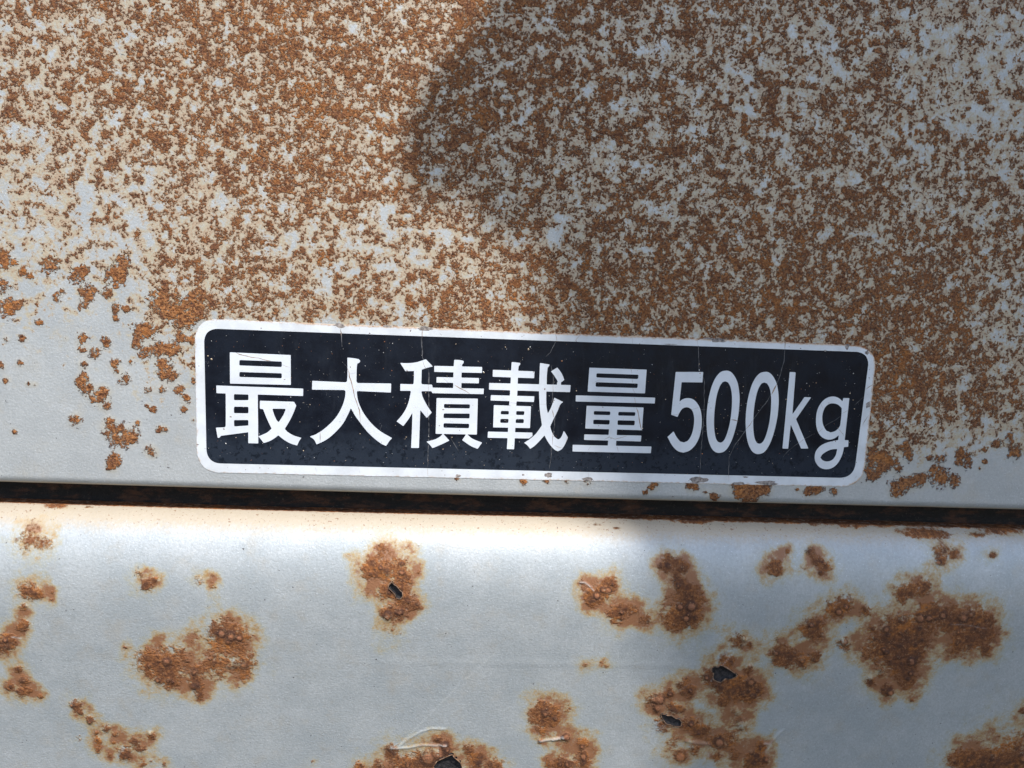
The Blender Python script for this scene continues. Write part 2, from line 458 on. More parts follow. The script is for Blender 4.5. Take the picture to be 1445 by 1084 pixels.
# ------------------------------------------------------------------ upper panel
def upper_panel():
    cols = np.linspace(-.235, .235, 900)
    hem_v = np.polyval(HEM, cols)
    R = 2.6 * MM
    top = -.19
    flat_n = 440
    rows = []
    # flat face, then the rolled hem and the return flange into the gap
    prof = [('f', t) for t in np.linspace(0, 1, flat_n)]
    prof += [('r', a) for a in np.linspace(0, math.pi / 2, 16)[1:]]
    prof += [('b', d) for d in np.linspace(0, 14 * MM, 8)[1:]]
    U = np.empty((len(prof), len(cols))); V = U.copy(); Wd = U.copy()
    for i, (k, t) in enumerate(prof):
        U[i] = cols
        if k == 'f':
            V[i] = top + (hem_v - R - top) * t; Wd[i] = 0
        elif k == 'r':
            V[i] = hem_v - R + R * math.sin(t); Wd[i] = R * (1 - math.cos(t))
        else:
            V[i] = hem_v; Wd[i] = R + t
    # the flat steel is never perfectly flat: shallow waves
    far = np.clip((np.hypot(U / .13, (V - .004) / .045) - 1) / .8, 0, 1)
    Wd += .00035 * far * np.sin(U * 31 + 1) * np.sin(V * 37 + .4)
    px, py = project(U, V, Wd)
    L = spots(UPPER_SPOTS)
    core, halo = fields(px, py, L, 1.5, 5)
    dens = density(px, py)
    # fresh patches of bare paint that the photo shows among the rust
    bare = [(205,255,26),(125,268,22),(232,240,14),(15,265,24),(310,285,22),(285,262,14),(165,165,14),(75,90,14),(180,20,16),(100,50,14),
            (245,55,14),(135,150,14),(355,130,12),(690,95,20),(745,150,16),(800,80,14),(840,60,14),(930,60,16),(1020,90,22),(1180,85,30),
            (1290,95,26),(1330,40,34),(1350,125,26),(1390,90,26),(1140,45,24),(1300,150,20),(1360,160,26),(1420,60,30),(1080,100,20),
            (800,310,22),(860,215,20),(900,140,18),(780,330,20),(1115,200,20),(1210,240,22),(1000,170,18),(1365,300,22),(1300,280,24),
            (1410,160,26),(1045,150,18),(1395,470,30),(1360,540,22),(1430,440,26),(1340,630,34),(1395,640,40),(560,375,26),(500,340,22),
            (545,305,20),(430,340,20),(395,330,18),(460,400,16),(650,420,10),(700,200,14),(1240,470,10),(1130,420,10),(955,250,14),(960,310,18)]
    for x, y, r in bare:
        d = np.hypot(px - x, (py - y) * 1.1)
        dens -= .12 * np.exp(-(d / r) ** 2)
    dens = np.clip(dens, 0, 1)
    # the steel is slightly swollen where the rust is thick
    Wd2 = Wd - .00009 * np.clip(core, 0, 1)
    dirt = np.zeros_like(px)
    hv = np.repeat(hem_v[None, :], len(prof), 0)
    dirt = np.clip((V - (hv - 1.4 * MM)) / (1.4 * MM), 0, 1) * .9
    me = grid_mesh('tailgate_panel', U, Wd2, -V)
    for k, a in (('core', core), ('halo', halo), ('cover', dens), ('dirt', dirt), ('scratch', np.zeros_like(px))):
        attr(me, k, a)
    o = link('tailgate_panel', me, paint_and_rust('silver_paint_speckled_rust', True))
    tag(o, 'upper silver-grey steel panel covered in fine speckled brown rust, with the sticker on it', 'panel')
    return o


upper_panel()


# ------------------------------------------------------------------ lower panel
def seg_dist(px, py, pts):
    best = np.full(px.shape, 1e9)
    for (x0, y0), (x1, y1) in zip(pts[:-1], pts[1:]):
        dx, dy = x1 - x0, y1 - y0
        t = np.clip(((px - x0) * dx + (py - y0) * dy) / (dx * dx + dy * dy), 0, 1)
        best = np.minimum(best, np.hypot(px - x0 - t * dx, py - y0 - t * dy))
    return best


def Z(ox, oy, s, pts):
    return [(ox + x * s, oy + y * s) for x, y in pts]


HOLES = [Z(780, 860, .2353, [(955,352),(972,345),(990,350),(1004,338),(1020,340),(1040,352),(1062,364),(1080,378),(1100,388),(1102,400),(1075,415),(1050,418),
                              (1035,415),(1020,428),(1008,437),(985,432),(965,420),(962,402),(966,385),(955,372)]),
         Z(780, 860, .2353, [(650,628),(672,632),(690,640),(712,640),(735,655),(760,660),(772,678),(768,700),(745,702),(720,698),(700,690),(682,688),(668,670),(655,650)]),
         Z(400, 700, .2768, [(535,458),(552,440),(562,452),(578,462),(590,480),(605,492),(606,512),(595,526),(575,520),(568,500),(552,485),(538,472)]),
         Z(400, 860, .2768, [(765,800),(785,775),(808,765),(835,752),(860,742),(870,758),(888,772),(902,785),(908,800),(900,830),(850,850),(780,845)])]


def inside(px, py, poly):
    r = np.zeros(px.shape, bool)
    n = len(poly)
    for i in range(n):
        x0, y0 = poly[i]; x1, y1 = poly[(i + 1) % n]
        c = (y0 > py) != (y1 > py)
        with np.errstate(divide='ignore', invalid='ignore'):
            r ^= c & (px < (x1 - x0) * (py - y0) / (y1 - y0 + 1e-12) + x0)
    return r


LR = 14.5 * MM
PHI = math.radians(66)
BACK = math.radians(13)                   # the lower face leans in towards its foot


LL = 13 * MM
_T = np.linspace(0, 140 * MM, 1401)
_A = -BACK + (PHI + BACK) * np.exp(-(_T / LL) ** 1.25)
_DV = np.concatenate([[0], np.cumsum((np.cos(_A[1:]) + np.cos(_A[:-1])) * .5 * (_T[1] - _T[0]))])
_DW = np.concatenate([[0], np.cumsum((-np.sin(_A[1:]) - np.sin(_A[:-1])) * .5 * (_T[1] - _T[0]))]) + 5.5 * MM


def lower_profile(s):
    """(dv, w) along the section: shelf lip, a shoulder that eases out into the face"""
    return float(np.interp(s, _T, _DV)), float(np.interp(s, _T, _DW))


def lower_panel():
    cols = np.linspace(-.235, .235, 1130)
    lv = np.polyval(LEDGE, cols)
    S = np.concatenate([np.linspace(0, 22 * MM, 56), np.linspace(22 * MM, 84 * MM, 150)[1:], np.linspace(84 * MM, 130 * MM, 30)[1:]])
    pr = np.array([lower_profile(s) for s in S])
    U = np.repeat(cols[None, :], len(S), 0)
    V = lv[None, :] + pr[:, 0:1]
    Wd = np.repeat(pr[:, 1:2], len(cols), 1)
    # leading lip folds back into the gap
    lipd = np.linspace(9 * MM, .6 * MM, 8)[:, None]
    U = np.vstack([np.repeat(cols[None, :], 8, 0), U])
    V = np.vstack([lv[None, :] + .0 * lipd + lipd * .10, V])
    Wd = np.vstack([5.5 * MM + lipd + 0 * cols[None, :], Wd])
    px, py = project(U, V, Wd)
    L = spots(LOWER_SPOTS)
    core, halo = fields(px, py, L, 2.0, 11, 1.31)
    for x, y, r in LEDGE_SPOTS:              # drawn-out streaks along the shelf
        d = np.hypot((px - x) / 1.9, (py - y) / .55)
        f = np.clip(1.35 - d / r, 0, 1)
        core = 1 - (1 - core) * (1 - f * .75)
        halo = np.maximum(halo, np.clip(1 - d / (2 * r), 0, 1) * .7)
    s_all = np.concatenate([np.full(8, -1.0), S])[:, None] + 0 * cols[None, :]
    dirt = np.clip(1.35 - s_all / (8.5 * MM), 0, 1)
    dirt = dirt * np.clip(.9 - .35 * np.clip((px - 900) / 500, 0, 1), 0, 1)
    core = np.where(s_all < 0, np.maximum(core, .75), core)
    core = np.maximum(core, np.clip(1 - s_all / (.9 * MM), 0, 1) * np.clip((px - 820) / 150, .0, .62))
    # pimples: small blisters pushed up by rust
    H = np.zeros_like(px)
    hot = [(p[0], p[1], p[2]) for p in L if p[3] > .65 and p[2] > 5]
    for x, y, r in hot:
        k = int(1 + r * r / 150)
        for _ in range(k):
            a = random.random() * 6.283; q = r * math.sqrt(random.random()) * .75
            bx, by = x + q * math.cos(a), y + q * math.sin(a)
            br = random.choice([1.4, 1.8, 2.4, 3.2, 5.0]) * random.uniform(.8, 1.2); bh = random.uniform(.12, .62) * MM
            sel = (np.abs(px - bx) < br * 2.2) & (np.abs(py - by) < br * 2.2)
            d2 = ((px[sel] - bx) ** 2 + ((py[sel] - by) * random.uniform(.8, 1.5)) ** 2) / (br * br)
            H[sel] = np.maximum(H[sel], bh * np.exp(-d2))
    BL = H / (.6 * MM)  # mask for the light and shade painted on the blisters
    H += .00030 * np.clip(core - .2, 0, 1) ** 1.3
    # named single blisters
    for x, y, r, h in [(975,855,6,.7),(968,872,4,.5),(959,856,4,.45),(1190,905,5,.7),(1183,863,4,.5),(1193,856,3,.5),(842,840,4,.5),(858,833,4,.4),
                       (1298,872,5,.5),(1330,868,4,.4),(1310,872,4,.4),(313,894,5,.5),(338,900,4,.5),(930,987,7,.7),(1040,1003,6,.5),(1048,1022,7,.5),
                       (1015,1048,6,.6),(960,1068,7,.5),(823,1066,4,.6),(799,1040,5,.6),(604,1068,9,.8),(618,1062,8,.7),(545,1079,8,.5)]:
        d2 = ((px - x) ** 2 + (py - y) ** 2) / (r * r)
        H = np.maximum(H, 1.3 * h * MM * np.exp(-d2)); BL = np.maximum(BL, 1.2 * np.exp(-d2) * (core > .3))
    scratch = np.zeros_like(px)
    # wrinkled ridges in the paint (pushed up) and thin light scratches
    for pts, wd, hh, k in [
            (Z(400, 860, .2768, [(550,700),(580,705),(640,702),(710,688),(770,690),(830,686)]), 1.1, .34, .5),
            (Z(400, 860, .2768, [(590,695),(640,655),(700,622),(750,606),(825,608)]), 1.0, .28, .45),
            (Z(400, 860, .2768, [(1305,672),(1350,665),(1425,652)]), 1.3, .35, .6),
            (Z(780, 860, .2353, [(0,785),(60,765)]), 1.3, .35, .6),
            (Z(1060, 860, .2664, [(70,712),(100,715),(125,685),(170,640)]), 1.2, .35, .35),
            (Z(1060, 860, .2664, [(75,765),(105,715)]), 1.2, .3, .3),
            (Z(780, 860, .2353, [(900,915),(925,885),(950,865)]), 1.2, .3, .3),
            (Z(780, 860, .2353, [(800,790),(850,800),(900,805),(940,812)]), 2.2, .4, .1),
            (Z(780, 700, .2353, [(160,515),(190,518),(215,535),(245,565)]), 1.0, .3, .5),
            (Z(400, 860, .2768, [(590,690),(640,640),(700,580),(760,520),(880,400)]), .55, .05, .55),
            (Z(400, 860, .2768, [(920,362),(990,305),(1050,245),(1100,210)]), .5, .05, .5),
            (Z(400, 860, .2768, [(965,365),(1060,300)]), .5, .03, .25),
            (Z(400, 860, .2768, [(810,430),(830,410)]), .5, .03, .5),
            (Z(400, 860, .2768, [(1200,120),(1350,10)]), .5, .03, .22),
            (Z(0, 800, .2768, [(60,355),(120,368)]), .6, .06, .6)]:
        d = seg_dist(px, py, pts)
        H += hh * MM * np.exp(-(d / wd) ** 2)
        scratch = np.maximum(scratch, k * np.exp(-(d / wd) ** 2))
    for _ in range(16):                       # stray hairline scratches
        x, y = random.uniform(20, 1420), random.uniform(800, 1080)
        an = random.choice([-.9, -.7, .1, .5]) + random.uniform(-.2, .2); ln = random.uniform(10, 55)
        d = seg_dist(px, py, [(x, y), (x + ln * .5 * math.cos(an), y + ln * .5 * math.sin(an)), (x + ln * math.cos(an + .06), y + ln * math.sin(an + .06))])
        scratch = np.maximum(scratch, random.uniform(.12, .35) * np.exp(-(d / .6) ** 2))
    # faint pressed crease running along the face
    dcr = (py - (936 + (px - 700) * .012))
    H += .07 * MM * np.exp(-(dcr / 5.0) ** 2) * np.exp(-((px - 820) / 300) ** 2)
    H += .00022 * np.sin(U * 23) * np.sin(V * 41)
    keep = np.ones(px.shape, bool)
    for h in HOLES:
        keep &= ~inside(px, py, h)
    kq = keep[:-1, :-1] & keep[1:, :-1] & keep[1:, 1:] & keep[:-1, 1:]
    na = np.interp(s_all, _T, _A)
    me = grid_mesh('lower_body_panel', U, Wd - H * np.cos(na), -(V - H * np.sin(na)), kq)
    for k, a in (('core', core), ('halo', halo), ('dirt', dirt), ('scratch', scratch), ('blister_shade', np.clip(BL, 0, 1))):
        attr(me, k, a)
    o = link('lower_body_panel', me, paint_and_rust('silver_paint_blistered_rust', False))
    tag(o, 'lower silver-grey steel panel below the dark gap, with rounded shoulder and scattered rust blisters', 'panel')
    return o


low = lower_panel()


def face_point(px, py, lift=0.0):
    """point on the lower panel's surface behind a measured photo position"""
    s = 30 * MM
    for _ in range(40):
        dv, w = lower_profile(s)
        u, v = on_panel(px, py, w - lift)
        vv = v - (np.polyval(LEDGE, u) + dv)
        s += float(vv) * .9
        s = min(max(s, 0), 120 * MM)
    return float(u), float(v), w - lift


pit_m = NT('black_corroded_pit')
pn = pit_m.noise(6, 4, .7)
pit_m.set(Base_Color=pit_m.mix(pit_m.ramp(pn, .4, .65), (.006, .006, .008), (.035, .03, .032)), Roughness=.75)
pit_m.bump(pn, .0004)
rim_m = simple('pale_flaked_rim', (.24, .14, .085), .8, .4, 4, .0002)
for h in HOLES:
    c = np.mean(np.array(h), 0)
    top = [face_point(x + random.uniform(-.3, .3), y + random.uniform(-.3, .3), .0) for x, y in h]
    # deep jagged pocket behind the panel
    V = []; F = []
    n = len(h)
    for k, (sc, dep) in enumerate([(1.16, .05), (1.1, .7), (.6, 1.2), (.25, 1.35)]):
        for (x, y) in h:
            u, v, w = face_point(c[0] + (x - c[0]) * sc, c[1] + (y - c[1]) * sc, 0)
            V.append(W(u, v, w + dep * MM + random.uniform(-.08, .08) * MM * (k > 0)))
    for r in range(3):
        for i in range(n):
            j = (i + 1) % n
            F.append((r * n + i, r * n + j, (r + 1) * n + j, (r + 1) * n + i))
    F.append(tuple(3 * n + i for i in range(n)))
    pocket = link('rust_hole', raw_mesh('rust_hole', V, F), pit_m.m, low)
    pocket['label'] = 'dark ragged hole rusted through the lower panel'
    # curled broken paint edge
    V = []; F = []
    for k, (off, lift) in enumerate([(-.4, -.25), (-.1, .26), (.5, .30), (1.5, .04)]):
        for i, (x, y) in enumerate(h):
            dx, dy = x - c[0], y - c[1]
            q = math.hypot(dx, dy)
            o_ = off * (random.uniform(.7, 1.3) if k > 1 else 1)
            u, v, w = face_point(x + dx / q * o_, y + dy / q * o_, lift * MM)
            V.append(W(u, v, w))
    for r in range(3):
        for i in range(n):
            j = (i + 1) % n
            F.append((r * n + i, r * n + j, (r + 1) * n + j, (r + 1) * n + i))
    link('rim', raw_mesh('rim', V, F), rim_m, pocket)


# ------------------------------------------------------------------ rusty channel seen through the gap
def channel():
    cols = np.linspace(-.235, .235, 500)
    lv = np.polyval(LEDGE, cols); hv = np.polyval(HEM, cols)
    P = [(lv + 2.4 * MM, 9 * MM), (lv + 1.2 * MM, 12 * MM), (lv - 1 * MM, 13.2 * MM), (lv - 3 * MM, 14.0 * MM), (lv - 6 * MM, 14.6 * MM),
         (hv - 2 * MM, 15 * MM), (hv - 8 * MM, 15.5 * MM)]
    V0 = np.array([p[0] for p in P]); W0 = np.array([np.full(len(cols), p[1]) for p in P])
    t = np.linspace(0, len(P) - 1, 60); i = np.minimum(t.astype(int), len(P) - 2); f = (t - i)[:, None]
    V = V0[i] * (1 - f) + V0[i + 1] * f; Wd = W0[i] * (1 - f) + W0[i + 1] * f
    U = np.repeat(cols[None, :], 60, 0)
    rr = RNG.normal(0, 1, U.shape)
    for _ in range(3):
        rr = (rr + np.roll(rr, 1, 0) + np.roll(rr, 1, 1) + np.roll(rr, -1, 0) + np.roll(rr, -1, 1)) / 5
    lump = np.exp(-((U - (-.092)) / .012) ** 2) + .7 * np.exp(-((U + .075) / .008) ** 2)
    Wd = Wd + rr * .5 * MM - lump * 1.6 * MM * (.5 + rr)
    n = NT('dark_rust_and_grime')
    a = n.noise(14, 5, .7, stretch=(.35, 1, 1)); b = n.noise(4, 4, .7)
    col = n.mix(n.ramp(a, .47, .68), (.010, .008, .008), (.075, .031, .016))
    col = n.mix(n.math('MULTIPLY', n.ramp(b, .58, .75), .5), col, (.13, .10, .08))
    n.set(Base_Color=col, Roughness=.9)
    n.bump(b, .0006)
    me = grid_mesh('gap_channel', U, Wd, -V)
    o = link('gap_channel', me, n.m)
    tag(o, 'dark rusty channel with caked grime inside the narrow gap between the two panels', 'channel')


channel()


# ------------------------------------------------------------------ sticker
def round_poly(pts, r, n=10):
    out = []
    k = len(pts)
    for i in range(k):
        p = np.array(pts[i]); a = np.array(pts[i - 1]) - p; b = np.array(pts[(i + 1) % k]) - p
        a = a / np.hypot(*a); b = b / np.hypot(*b)
        s, e = p + a * r, p + b * r
        for t in np.linspace(0, 1, n):
            # circle-like quarter turn
            c = s * (1 - t) ** 2 + e * t ** 2 + 2 * t * (1 - t) * (p * .88 + (s + e) * .06)
            out.append(tuple(c))
    return out


def dense(pts, step, jit):
    out = []
    n = len(pts)
    for i in range(n):
        a = np.array(pts[i]); b = np.array(pts[(i + 1) % n])
        k = max(1, int(np.hypot(*(b - a)) / step))
        for j in range(k):
            q = a + (b - a) * j / k
            out.append((q[0] + random.uniform(-jit, jit), q[1] + random.uniform(-jit, jit)))
    return out


def slab(name, poly_px, w_front, w_back, mat, parent, bev=.25):
    """a thin film with a softly rounded rim"""
    c = np.mean(np.array(poly_px), 0)
    bm = bmesh.new()
    P = np.array(poly_px)
    u, v = on_panel(P[:, 0], P[:, 1], 0)
    d = np.stack([u, v], 1); nx = np.roll(d, -1, 0) - np.roll(d, 1, 0)
    nrm = np.stack([nx[:, 1], -nx[:, 0]], 1); nrm /= np.hypot(nrm[:, 0], nrm[:, 1])[:, None] + 1e-12
    area = np.sum(d[:, 0] * np.roll(d[:, 1], -1) - np.roll(d[:, 0], -1) * d[:, 1])
    if area < 0: nrm = -nrm
    ins = d - nrm * bev * MM * .3
    f = [bm.verts.new(W(a, b, w_front)) for a, b in ins]
    g = [bm.verts.new(W(a, b, (w_front * .6 + w_back * .4))) for a, b in d]
    h = [bm.verts.new(W(a, b, w_back)) for a, b in d]
    n = len(f)
    bm.faces.new(f)
    for A, B in ((f, g), (g, h)):
        for i in range(n):
            bm.faces.new((A[i], A[(i + 1) % n], B[(i + 1) % n], B[i]))
    bmesh.ops.recalc_face_normals(bm, faces=bm.faces)
    me = bpy.data.meshes.new(name); bm.to_mesh(me); bm.free()
    return link(name, me, mat, parent, smooth=False)


def vinyl_white():
    n = NT('aged_white_vinyl')
    a = n.noise(45, 4, .6); b = n.noise(7, 4, .7); c = n.noise(2.5, 2, .5)
    col = n.mix(n.ramp(a, .35, .7), (.62, .65, .69), (.55, .575, .61))
    col = n.mix(n.math('MULTIPLY', n.ramp(b, .60, .80), .5), col, (.52, .42, .33))
    col = n.mix(n.ramp(n.noise(4.5, 1, .5, off=(.2, .7, .1)), .765, .79), col, (.20, .15, .13))
    n.set(Base_Color=col, Roughness=.42, Specular_IOR_Level=.35)
    n.bump(n.math('ADD', b, n.math('MULTIPLY', a, 3)), .00006, .5)
    return n.m


def vinyl_border():
    n = NT('aged_white_border_vinyl')
    a = n.noise(40, 4, .6); b = n.noise(7, 4, .7)
    edge = n.attr('edge')
    col = n.mix(n.ramp(a, .35, .7), (.62, .645, .675), (.52, .54, .56))
    g = n.math('ADD', edge, n.math('MULTIPLY', n.math('SUBTRACT', b, .5), 1.6))
    col = n.mix(n.math('MULTIPLY', n.ramp(g, .35, 1.0), .8), col, (.46, .31, .19))
    g2 = n.math('ADD', edge, n.math('MULTIPLY', n.math('SUBTRACT', n.noise(5, 4, .7, off=(.4, .1, .8)), .5), 2.2))
    col = n.mix(n.ramp(g2, 1.05, 1.2), col, (.24, .12, .06))
    col = n.mix(n.ramp(n.noise(4.5, 1, .5, off=(.2, .7, .1)), .76, .785), col, (.16, .12, .11))
    n.set(Base_Color=col, Roughness=.45, Specular_IOR_Level=.35)
    n.bump(n.math('ADD', b, n.math('MULTIPLY', a, 3)), .00007, .5)
    return n.m


def vinyl_black():
    n = NT('faded_black_vinyl')
    a = n.noise(30, 4, .6); b = n.noise(6, 4, .65, off=(.3, .2, .5)); foot = n.attr('foot')
    col = n.mix(n.ramp(a, .3, .7), (.0035, .005, .010), (.0075, .0105, .018))
    # pale water marks that settle along the lower edge, with darker droplets in them
    wm = n.math('MULTIPLY', n.ramp(n.math('ADD', foot, n.math('MULTIPLY', n.math('SUBTRACT', a, .5), .9)), .25, .85), .8)
    col = n.mix(wm, col, (.020, .027, .040))
    drops = n.math('MULTIPLY', n.ramp(b, .54, .60), n.ramp(foot, .25, .7))
    col = n.mix(n.math('MULTIPLY', drops, .9), col, (.006, .009, .015))
    sc = n.noise(50, 5, .8, stretch=(1, 1, .25), off=(.1, 0, .4))
    col = n.mix(n.math('MULTIPLY', n.ramp(sc, .52, .74), .35), col, (.032, .038, .048))
    dust = n.ramp(n.noise(2.6, 2, .5, off=(.8, .1, .3)), .68, .75)
    col = n.mix(n.math('MULTIPLY', dust, .28), col, (.14, .14, .14))
    n.set(Base_Color=col, Roughness=n.ramp(a, .3, .7, .33, .45), Specular_IOR_Level=.13)
    n.bump(n.math('ADD', n.math('MULTIPLY', n.noise(60, 3, .5), 6), n.noise(3, 2, .5)), .00005, .5)
    return n.m


WHITE = vinyl_white()
st = bpy.data.objects.new('load_sticker', None)
COL.objects.link(st)
st.empty_display_size = .02
tag(st, 'black sticker with white border and white Japanese characters and 500kg, on the upper panel', 'sticker')

outer = dense(round_poly([(274.8, 449.8), (1238, 488.2), (1217.2, 687.6), (278.2, 666.4)], 30, 12), 7, .32)
back = slab('backing', outer, -.16 * MM, .0 * MM, vinyl_border(), st)
# the backing gets its inner detail as a fine sheet so wear can gather at the rim
bm = bmesh.new(); bm.from_mesh(back.data)
bm.faces.ensure_lookup_table()
face = max(bm.faces, key=lambda f: f.calc_area())
r = bmesh.ops.inset_region(bm, faces=[face], thickness=.9 * MM, depth=0)
inner_ids = {v.index for v in face.verts}
bm.verts.index_update()
inner_ids = {v.index for v in face.verts}
bm.to_mesh(back.data); bm.free()
e = np.ones(len(back.data.vertices))
for i in inner_ids: e[i] = 0
a_ = back.data.attributes.new('edge', 'FLOAT', 'POINT')
co = np.array([v.co[:] for v in back.data.vertices])
pxe, pye = project(co[:, 0], -co[:, 2], co[:, 1])
top_line = 449.8 + (pxe - 274.8) * .0399
nearer_top = (np.abs(pye - top_line) < 12)
nearer_right = pxe > 1200
wgt = .62 + .36 * nearer_top * (pxe > 420) + .30 * nearer_right + .12 * (pxe > 740)
a_.data.foreach_set('value', (e * wgt).astype(np.float32))

field_poly = round_poly([(288, 463.4), (1227, 497.2), (1204.2, 674.6), (292, 653.4)], 19, 12)


def field():
    """black area as a fine sheet inside its rounded outline"""
    P = np.array(field_poly)
    u, v = on_panel(P[:, 0], P[:, 1], 0)
    bm = bmesh.new()
    vs = [bm.verts.new(W(a, b, -.19 * MM)) for a, b in zip(u, v)]
    f = bm.faces.new(vs)
    # slice in strips so the water-mark attribute can vary from top to foot
    for t in np.linspace(0.1, .9, 9):
        a0, b0 = on_panel(288 + 4 * t, 463.4 + t * 190, 0); a1, b1 = on_panel(1227 - 23 * t, 497.2 + t * 177.4, 0)
        d = Vector((a1 - a0, 0, -(b1 - b0)))
        nn = d.cross(Vector((0, 1, 0)))
        bmesh.ops.bisect_plane(bm, geom=bm.verts[:] + bm.edges[:] + bm.faces[:], plane_co=W(a0, b0, 0), plane_no=nn, dist=1e-9)
    ring = [bm.verts.new(W(a, b, -.15 * MM)) for a, b in zip(u, v)]
    bmesh.ops.recalc_face_normals(bm, faces=bm.faces)
    me = bpy.data.meshes.new('dark_field'); bm.to_mesh(me); bm.free()
    o = link('dark_field', me, vinyl_black(), st, smooth=False)
    co = np.array([v.co[:] for v in me.vertices])
    px, py = project(co[:, 0], -co[:, 2], co[:, 1])
    t = (px - 290) / 920.0
    topy = 463.4 + 33.8 * t; boty = 653.4 + 21.2 * t
    q = np.clip((py - topy) / (boty - topy), 0, 1)
    attr(me, 'foot', np.clip((q - .60) / .36, 0, 1))
    return o


field()


